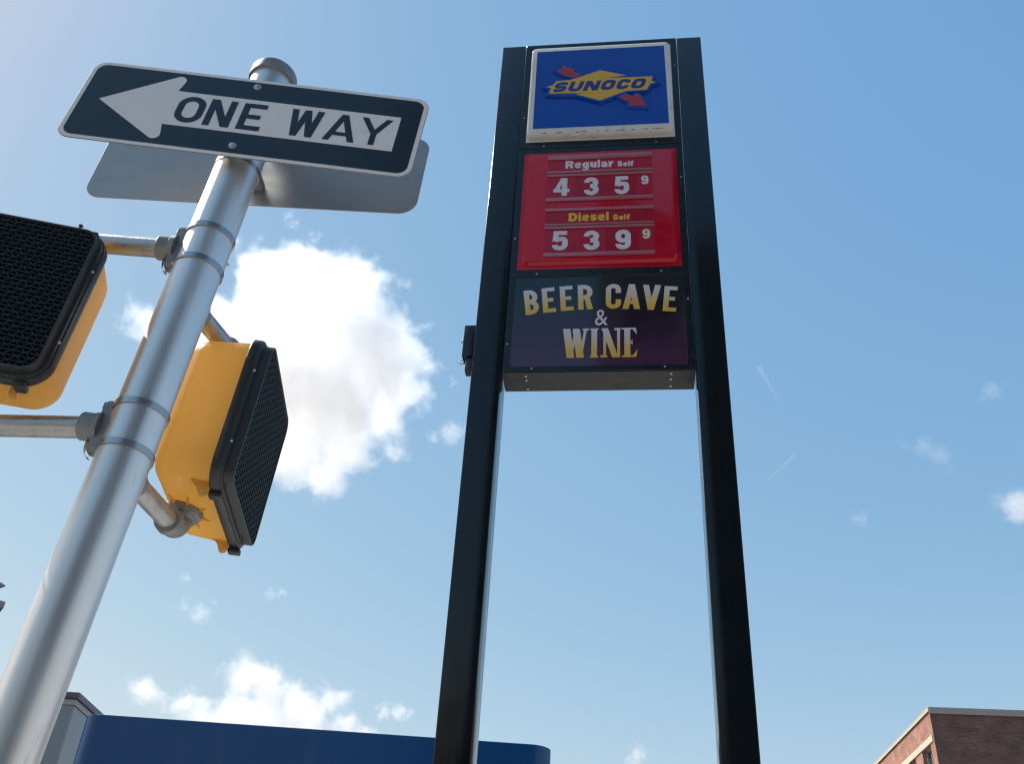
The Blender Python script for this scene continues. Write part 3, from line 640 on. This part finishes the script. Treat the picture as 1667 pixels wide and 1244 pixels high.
# arrow: head with rounded barbs, then the bar that holds the words
hb = rnd([(-.397, .0025), (-.222, -.1330), (-.1935, -.1150), (-.2055, -.0645), (-.2055, .0675), (-.1945, .1150), (-.222, .1345)], .0, True, 1) if False else None
A_ = [(-.397, .0025)]
def arc(cx, cy, r, a0, a1, n=8): return [(cx + r * math.cos(R(a0 + (a1 - a0) * k / n)), cy + r * math.sin(R(a0 + (a1 - a0) * k / n))) for k in range(n + 1)]
A_ += arc(-.2135, -.1050, .0165, 234, 370) + [(-.2055, -.0645), (.3935, -.0645), (.3935, .0680), (-.2055, .0680)] + arc(-.2135, .1095, .0165, -10, 126)
flat_tri('arrow', A_, .0017, M['sheet_white'], t)
T_ = .0185
for ch, x, w_ in (('O', -.1885, .0735), ('N', -.1070, .0700), ('E', -.0190, .0620), ('W', .1085, .0860), ('A', .2075, .0840), ('Y', .2935, .0830)):
    letter_obj(ch, x, -.0500, w_, .1025, T_ if ch in 'ONE' else T_ * .84, .0021, M['sheet_black'], t, r=.034 if ch == 'O' else None)
for x, y in ((-.007, .1210), (-.006, -.1130)):
    bm = bmesh.new(); lathe(bm, (x, y, .0012), (0, 0, 1), [(0, .0105), (.0015, .0100), (.0016, .0070), (.0050, .0066), (.0066, .0030)], 24); finish('bolt', bm, M['bolt'], t)
oi = OM.inverted(); rot3 = oi.to_3x3()
for z in (1.845, 2.085):
    bm = bmesh.new(); c_ = oi @ pole_at(z); hoop(bm, c_, rot3 @ PDn, PR + .0004, PR + .0018, .016); finish('mounting_band', bm, M['band'], t)
    bm = bmesh.new(); box(bm, c_.x - .014, c_.x + .014, c_.y - .012, c_.y + .012, c_.z + PR + .001, -.0022, .002, 1); finish('bracket', bm, M['cast'], t)

# second sign, back to back, only its bare back visible
RX = Vector((.997, -.068, -.045)).normalized(); RN = Vector((-.068, -.997, .02)); RY = RN.cross(RX).normalized(); RN = RX.cross(RY).normalized()
RM = mat_from(RX, RY, RN, (-.7520, 1.962, 2.013 + H))
t = thing('sign_seen_from_behind', 'bare grey aluminium back of the sign behind the pole', 'sign', RM)
bm = bmesh.new(); P = rr(-.4680, -.1525, .4680, .1525, .050, 10); Pb = rr(-.4672, -.1517, .4672, .1517, .0492, 10)
loft(bm, [ring3(Pb, -.0016), ring3(P, -.0010), ring3(P, .0004), ring3(Pb, .001)]); finish('sign_plate', bm, M['alu_sheet'], t)
flat('black_field', [(-x, y) for x, y in rr(-.445, -.142, .445, .142, .03, 8)], -.0019, M['sheet_black'], t)
ri = RM.inverted()
for z in (1.93, 2.12):
    c_ = ri @ pole_at(z); bm = bmesh.new(); hoop(bm, c_, ri.to_3x3() @ PDn, PR + .0004, PR + .0018, .016); finish('mounting_band', bm, M['band'], t)
    bm = bmesh.new(); box(bm, c_.x - .016, c_.x + .016, c_.y - .014, c_.y + .014, .0012, c_.z - PR - .001, .002, 1); finish('bracket', bm, M['cast'], t)

# ================================================================ pedestrian signals
def clip_seg(p, d, P):                                            # part of the line p + s d inside the convex outline P
    lo, hi = -9.0, 9.0; n = len(P)
    for i in range(n):
        a, b = P[i], P[(i + 1) % n]; ex, ey = b[0] - a[0], b[1] - a[1]
        if abs(ex) + abs(ey) < 1e-9: continue
        nx, ny = -ey, ex                                          # inward normal of a counter-clockwise outline
        den = d[0] * nx + d[1] * ny; num = (a[0] - p[0]) * nx + (a[1] - p[1]) * ny
        if abs(den) < 1e-12:
            if num > 0: return None
            continue
        s = num / den
        if den > 0: lo = max(lo, s)
        else: hi = min(hi, s)
    return (lo, hi) if hi - lo > .004 else None
def signal(label, Cn, normal, up, group):
    up = up.normalized(); X = up.cross(normal).normalized(); N = X.cross(up).normalized()
    S4 = mat_from(X, up, N, Cn)
    t = thing('pedestrian_signal', label, 'pedestrian signal', S4, group)
    # housing: moulded yellow box, slightly tapered to the back
    bm = bmesh.new()
    rg = []
    for z, h, r in ((-.054, .2100, .062), (-.070, .2085, .062), (-.165, .2010, .058), (-.185, .1950, .055), (-.197, .1800, .045)):
        rg.append(ring3(rr(-h, -h, h, h, r, 9), z))
    loft(bm, rg); ho = finish('housing', bm, M['yellow'], t, ang=40)
    for x in (-.168, .150):                                       # hinge ears with their pins, under the housing
        for s in (-1,):
            P = [(-.1060, -.196), (-.0530, -.196), (-.0540, -.222)] + [(-.0660 + .0115 * math.cos(R(q)), -.2280 + .0115 * math.sin(R(q))) for q in range(0, -181, -30)] + [(-.0820, -.214)]
            bm = bmesh.new(); loft(bm, [[(x + e, b_, a_) for a_, b_ in P] for e in (-.006, .006)]); bmesh.ops.bevel(bm, geom=bm.edges[:], offset=.0018, segments=2, affect='EDGES'); finish('hinge_ear', bm, M['yellow'], ho)
            bm = bmesh.new(); lathe(bm, (x - .0090, -.2280, -.066), (1, 0, 0), [(0, .0045), (.0180, .0045)], 10); finish('hinge_pin', bm, M['bolt'], ho)
    for q in range(8):                                            # ribs moulded round the hub under the housing
        a = R(22 + 45 * q); dx, dz = math.cos(a), math.sin(a)
        bm = bmesh.new(); tube(bm, [(dx * .045, -.2085, -.145 + dz * .040), (dx * .088, -.2080, -.145 + dz * .060)], [.0042, .0034], 8); finish('rib', bm, M['yellow'], ho)
    # door: black rounded frame, stepped
    bm = bmesh.new()
    Q = lambda h, r, z: ring3(rr(-h, -h, h, h, r, 9), z)
    loft(bm, [Q(.180, .04, -.055), Q(.2145, .060, -.055), Q(.2170, .062, -.052), Q(.2170, .062, -.034), Q(.2145, .059, -.030), Q(.2095, .054, -.0285), Q(.2080, .052, -.0255), Q(.2045, .048, -.024), Q(.180, .04, -.024)], closed=True)
    do = finish('door', bm, M['black_plastic'], t, ang=40)
    flat('message_lens', rr(-.19, -.19, .19, .19, .04, 7), -.0245, M['lens'], do)
    for x, y in ((.2095, .10), (.2095, -.105), (-.2095, .10), (-.2095, -.105)):
        bm = bmesh.new(); lathe(bm, (x, y, -.0280), (0, 0, 1), [(0, .0042), (.003, .004), (.0045, .002)], 10); finish('screw', bm, M['bolt'], do)
    for x in (-.148, .170):                                       # latches
        bm = bmesh.new(); box(bm, x - .013, x + .013, -.2300, -.2150, -.056, -.024, .004, 2); finish('latch', bm, M['black_plastic'], do)
        bm = bmesh.new(); box(bm, x - .009, x + .009, .2150, .2250, -.055, -.034, .003, 1); finish('latch', bm, M['black_plastic'], do)
    bm = bmesh.new(); lathe(bm, (.128, .214, -.048), (0, 1, 0), [(0, .010), (.010, .009), (.014, .004), (.026, .0035), (.030, .006), (.034, .002)], 12); finish('door_pin', bm, M['black_plastic'], do)
    bm = bmesh.new(); box(bm, .150, .166, .2085, .2270, -.078, -.056, .003, 2); finish('hinge_ear', bm, M['yellow'], ho)
    # visor tube and its crossed blades
    bm = bmesh.new(); loft(bm, [Q(.2000, .036, -.026), Q(.2000, .036, -.0015), Q(.1985, .035, 0), Q(.1955, .033, 0), Q(.1945, .032, -.0015), Q(.1945, .032, -.026)], closed=True)
    vi = finish('visor', bm, M['black_plastic'], t, ang=40)
    PP = rr(-.1944, -.1944, .1944, .1944, .032, 7)
    fam = []                                                      # three sets of crossing blades
    k0 = .0122
    for i in range(-18, 19): fam.append(((0, i * k0), (1, 0)))
    sl = k0 / .0149; nrm = math.hypot(1, sl)
    for i in range(-32, 33):
        fam.append(((i * .0149 * 1.0, 0), (1 / nrm, sl / nrm))) if i % 2 == 0 else None
        fam.append(((i * .0149 * 1.0, 0), (1 / nrm, -sl / nrm))) if i % 2 == 0 else None
    for q, (p, d) in enumerate(fam):
        c_ = clip_seg(p, d, PP)
        if not c_: continue
        a = (p[0] + d[0] * c_[0], p[1] + d[1] * c_[0]); b = (p[0] + d[0] * c_[1], p[1] + d[1] * c_[1]); nx, ny = -d[1] * .0007, d[0] * .0007
        zf = -.0018 if d[1] == 0 else (-.0026 if d[1] > 0 else -.0034)
        bm = bmesh.new(); P = [(a[0] - nx, a[1] - ny), (b[0] - nx, b[1] - ny), (b[0] + nx, b[1] + ny), (a[0] + nx, a[1] + ny)]
        loft(bm, [ring3(P, -.0215 - (q % 7) * .0001), ring3(P, zf)]); finish('blade', bm, M['blade'], vi, False)
    return t, S4
lean = Vector((.0575, 0, 1))
G = 'pedestrian signals clamped to the pole'
# left one: faces the street corner, arms run left from the pole
sl_, SM = signal('pedestrian signal with black crate visor facing forward, cut by the left edge', Vector((-1.1915, 1.700, 1.3335 + H)), Vector((math.cos(-math.pi / 2 + .12), math.sin(-math.pi / 2 + .12), 0)), lean, G)
# right one: faces right, seen from its yellow side
sr_, RM2 = signal('yellow sided pedestrian signal facing right, seen side-on right of the pole', Vector((-.632, 2.2217, 1.2535 + H)), Vector((math.cos(.06), math.sin(.06), 0)), lean, G)
def arm_set(t, S4, zs, side, hubs, straps, cx):
    iv = S4.inverted(); i3 = iv.to_3x3()
    for z, top in zs:
        c0 = pole_at(z); sd_ = Vector(side).normalized()
        sd_ = (sd_ - PDn * sd_.dot(PDn)).normalized()
        tan = PDn.cross(sd_)
        # saddle casting against the pole
        bm = bmesh.new()
        rg = []
        for h, wv, dp in ((-.066, .014, .012), (-.058, .022, .020), (.058, .022, .020), (.066, .014, .012)):
            o0 = c0 + PDn * h
            rg.append([iv @ (o0 + sd_ * (PR * .80) + tan * wv), iv @ (o0 + sd_ * (PR + dp) + tan * wv * .8), iv @ (o0 + sd_ * (PR + dp) - tan * wv * .8), iv @ (o0 + sd_ * (PR * .80) - tan * wv)])
        loft(bm, rg); bmesh.ops.bevel(bm, geom=bm.edges[:], offset=.003, segments=2, affect='EDGES')
        br = finish('pole_bracket', bm, M['cast'], t)
        bm = bmesh.new(); lathe(bm, iv @ (c0 + sd_ * (PR + .012)), i3 @ sd_, [(0, .036), (.012, .034), (.014, .0315), (.040, .0310), (.043, .0285)], 28); finish('hub', bm, M['cast'], br)
        if straps:
            for dz in (.050, -.052):
                bm = bmesh.new(); hoop(bm, iv @ (c0 + PDn * dz), i3 @ PDn, PR + .0006, PR + .0034, .0150); finish('band_strap', bm, M['band'], br)
                bm = bmesh.new(); q = c0 + PDn * dz + sd_ * (PR + .014)
                rg = [[iv @ (q + sd_ * a + tan * b + PDn * c) for a, b in ((-.012, -.016), (.008, -.016), (.008, .016), (-.012, .016))] for c in (-.009, .009)]
                loft(bm, rg); bmesh.ops.bevel(bm, geom=bm.edges[:], offset=.002, segments=1, affect='EDGES'); finish('strap_buckle', bm, M['cast'], br)
            # loose tail of the strap
            bm = bmesh.new(); q = c0 - PDn * .075 + sd_ * (PR + .012)
            pts = [q + sd_ * (.018 * math.sin(R(a))) - PDn * (.030 * math.cos(R(a)) - .030) for a in range(0, 121, 20)]
            for a, b in zip(pts, pts[1:]): 
                vs = [bm.verts.new(iv @ (p + tan * s_)) for p, s_ in ((a, -.007), (b, -.007), (b, .007), (a, .007))]; bm.faces.new(vs)
            finish('strap_tail', bm, M['band'], br)
        # pipe out to the signal, then a cast elbow into its housing
        yl = .204 if top else -.204
        endl = Vector((cx, yl, -.148)); knee = iv @ hubs[top]
        st = iv @ (c0 + sd_ * (PR + .030)); knee = Vector((endl.x, (iv @ hubs[top]).y, endl.z))
        dn = (endl - knee).normalized(); to = (st - knee).normalized()
        bm = bmesh.new(); tube(bm, [st, knee + to * .052], .0242, 32); finish('arm', bm, M['alu_pipe'], t)
        bm = bmesh.new(); tube(bm, bend(knee + to * .070, knee, knee + dn * max(.05, (endl - knee).length + .004), .034), .0300, 28); el = finish('elbow', bm, M['cast'], t)
        bm = bmesh.new(); lathe(bm, knee + to * .074, -to, [(0, .0325), (.022, .0340), (.026, .031)], 28); finish('elbow_collar', bm, M['cast'], el)
        bm = bmesh.new(); lathe(bm, endl + dn * .004, -dn, [(0, .048), (.012, .050), (.022, .046), (.024, .040), (.034, .036)], 32); finish('flange', bm, M['cast'], el)
arm_set(sl_, SM, ((1.555, True), (1.040, False)), (-1, -.06, 0), {True: Vector((-1.19, 1.80, 1.592 + H)), False: Vector((-1.2, 1.80, 1.045 + H))}, True, 0)
arm_set(sr_, RM2, ((1.445, True), (.972, False)), (-.06, 1, 0), {True: Vector((-.79, 2.21, 1.53 + H)), False: Vector((-.79, 2.21, 1.005 + H))}, False, 0)

# ================================================================ clouds and vapour trails (real volumes, lit by the sun)
def cloud_mat(name, blobs, U, dens, nscale, amp, seed, soft, aniso=0.5):
    m = bpy.data.materials.new(name); m.use_nodes = True; n = m.node_tree; n.nodes.clear(); L = n.links.new
    out = n.nodes.new('ShaderNodeOutputMaterial'); pv = n.nodes.new('ShaderNodeVolumePrincipled')
    pv.inputs['Color'].default_value = (.988, .989, .992, 1); pv.inputs['Anisotropy'].default_value = aniso
    tc = n.nodes.new('ShaderNodeTexCoord')
    def Mt(op, a, b=None, cl=False):
        q = n.nodes.new('ShaderNodeMath'); q.operation = op; q.use_clamp = cl
        for i, v in enumerate((a, b)):
            if v is None: continue
            if isinstance(v, (int, float)): q.inputs[i].default_value = v
            else: L(v, q.inputs[i])
        return q.outputs[0]
    mp = n.nodes.new('ShaderNodeMapping'); mp.inputs['Location'].default_value = (seed * 7.3, seed * 3.1, seed * 1.7); L(tc.outputs['Object'], mp.inputs[0])
    no = n.nodes.new('ShaderNodeTexNoise'); no.inputs['Scale'].default_value = nscale; no.inputs['Detail'].default_value = 11
    no.inputs['Roughness'].default_value = .63; no.inputs['Distortion'].default_value = .2; L(mp.outputs[0], no.inputs['Vector'])
    nz = Mt('SUBTRACT', no.outputs['Fac'], .5); f = None; rj = random.Random(seed)
    for (bx, by, r) in blobs:
        d = n.nodes.new('ShaderNodeVectorMath'); d.operation = 'DISTANCE'; L(tc.outputs['Object'], d.inputs[0])
        d.inputs[1].default_value = (bx / U, rj.uniform(-.35, .35) * min(1, r / U), by / U)
        k = Mt('SUBTRACT', r / U, d.outputs['Value'])
        if f is None: f = k
        else:
            q = n.nodes.new('ShaderNodeMath'); q.operation = 'SMOOTH_MAX'; L(f, q.inputs[0]); L(k, q.inputs[1]); q.inputs[2].default_value = .18; f = q.outputs[0]
    s = Mt('ADD', f, Mt('MULTIPLY', nz, amp)); s = Mt('MULTIPLY', s, 1 / soft, True)
    s = Mt('POWER', s, 1.4)
    L(Mt('MULTIPLY', s, dens / U), pv.inputs['Density']); L(pv.outputs[0], out.inputs['Volume'])
    return m
def cloud(label, azd, eld, D, U, blobs, dens, nscale, amp, seed, soft, group=None, depth=None, aniso=.5):
    a, e = R(azd), R(eld); fwd = Vector((math.sin(a) * math.cos(e), math.cos(a) * math.cos(e), math.sin(e)))
    right = fwd.cross(Vector((0, 0, 1))).normalized(); up = right.cross(fwd).normalized()
    pad = amp * .42 * U
    x0 = (min(b[0] - b[2] for b in blobs) - pad) / U; x1 = (max(b[0] + b[2] for b in blobs) + pad) / U
    z0 = (min(b[1] - b[2] for b in blobs) - pad) / U; z1 = (max(b[1] + b[2] for b in blobs) + pad) / U
    dd = (max(b[2] for b in blobs) * 1.3 + pad) / U
    bm = bmesh.new(); box(bm, x0, x1, -dd, dd, z0, z1)
    me = bpy.data.meshes.new('cloud'); bm.to_mesh(me); bm.free()
    o = bpy.data.objects.new('cloud', me); C.objects.link(o)
    o.matrix_world = mat_from(right, fwd, up, fwd * D + Vector((0, 0, H))) @ Matrix.Scale(U, 4)
    me.materials.append(cloud_mat('cloud', blobs, U, dens, nscale, amp, seed, soft, aniso))
    o['label'] = label; o['category'] = 'cloud'
    if group: o['group'] = group
    return o
cloud('large bright white cumulus cloud behind the right-hand signal', -15.48, 33.24, 1500, 100,
      [(-11, 98, 86), (-66, 122, 56), (62, 120, 74), (5, 140, 52), (40, 62, 70), (45, 172, 25), (118, 36, 84), (170, 19, 49), (52, -26, 101), (30, -116, 60), (113, -89, 50), (-67, 13, 83), (-135, 39, 54), (-206, 27, 36), (78, -144, 29), (198, 45, 26), (90, 158, 18), (160, -55, 46), (130, -105, 34), (195, -5, 28), (-30, 120, 45), (95, -140, 34)],
      3.2, 1.9, 1.7, 3, .34)
cloud('low cumulus bank just above the blue canopy', -13.09, 15.02, 2600, 100,
      [(-38, 44, 56), (26, 24, 62), (94, -17, 72), (-43, -41, 70), (-121, -51, 48), (-175, -37, 40), (-269, -20, 40), (-225, -40, 34), (170, 10, 42), (204, 20, 34), (225, -30, 46), (267, -52, 44), (29, -68, 80), (-85, -82, 50), (150, -50, 60)],
      2.3, 1.8, 1.8, 9, .4)
W_ = [('thin torn wisp touching the left black post', -4.11, 31.2, [(6, -5, 27), (-26, -16, 16), (34, 4, 16)], .2),
 ('tiny curled wisp left of the junction box', -4.12, 33.88, [(0, 0, 9), (-3, 11, 7)], .3),
 ('small wisp just under the rear sign', -17.54, 41.44, [(-10, 6, 12), (3, -5, 12)], .3),
 ('faint puff left of centre, above the low cumulus bank', -17.33, 19.12, [(1, -5, 22), (-27, 6, 15), (19, 8, 12)], .2),
 ('small flat puff left of the left post, below the big cloud', -13.37, 20.67, [(-7, -1, 12), (11, 3, 12)], .35),
 ('speck of cloud above the faint puff, right of the pole', -18.49, 20.69, [(0, 0, 11)], .3),
 ('small oblong cloud beside the right end of the low bank', -5.49, 15.18, [(-16, -1, 17), (11, -1, 18), (26, -1, 13)], .7),
 ('small cloud low between the two black posts', 8.5, 13.81, [(0, -2, 19), (-9, -12, 16)], .6),
 ('small faint puff right of the right post, mid height', 22.29, 25.96, [(-6, 1, 14), (4, -1, 14)], .22),
 ('long thin torn wisp in the right-hand sky', 26.97, 28.98, [(-36, 18, 12), (-8, 10, 21), (13, -6, 21), (23, -32, 12)], .14),
 ('small faint puff highest in the right-hand sky', 31.06, 31.64, [(3, 0, 20), (-14, -10, 12)], .16),
 ('bright small cloud cut by the right edge', 31.07, 25.49, [(0, 0, 33), (-5, -14, 20)], .42),
 ('faint puff beside the bright cloud at the right edge', 30.09, 25.97, [(0, 0, 20)], .13)]
for k, (lb, a, e, bl, dn) in enumerate(W_):
    cloud(lb, a, e, 1800, 30, bl, dn * 1.6, 2.6, 1.9, 20 + k, .5, 'scattered small clouds')
def trail(label, p, q, r0, r1, dn):
    p, q = Vector(p), Vector(q); bm = bmesh.new(); Lh = (q - p).length; mid = (p + q) / 2
    lathe(bm, (0, 0, 0), q - p, [(-Lh / 2, r0), (Lh / 2, r1)], 16)
    o = finish('vapour_trail', bm, bpy.data.materials.new('vapour'), None); o.location = mid
    m = o.data.materials[0]; m.use_nodes = True; n = m.node_tree; n.nodes.clear(); out = n.nodes.new('ShaderNodeOutputMaterial'); pv = n.nodes.new('ShaderNodeVolumePrincipled')
    pv.inputs['Color'].default_value = (1, 1, 1, 1); pv.inputs['Density'].default_value = dn; n.links.new(pv.outputs[0], out.inputs['Volume'])
    o['label'] = label; o['category'] = 'vapour trail'; o['group'] = 'vapour trails'
trail('upper short vapour trail, slanting down to the right', (3818, 12286, 9000), (4376, 13196, 9000), 42, 12, .0011)
trail('lower short vapour trail, slanting up to the right', (4816, 16028, 9000), (5097, 14884, 9000), 12, 34, .0011)
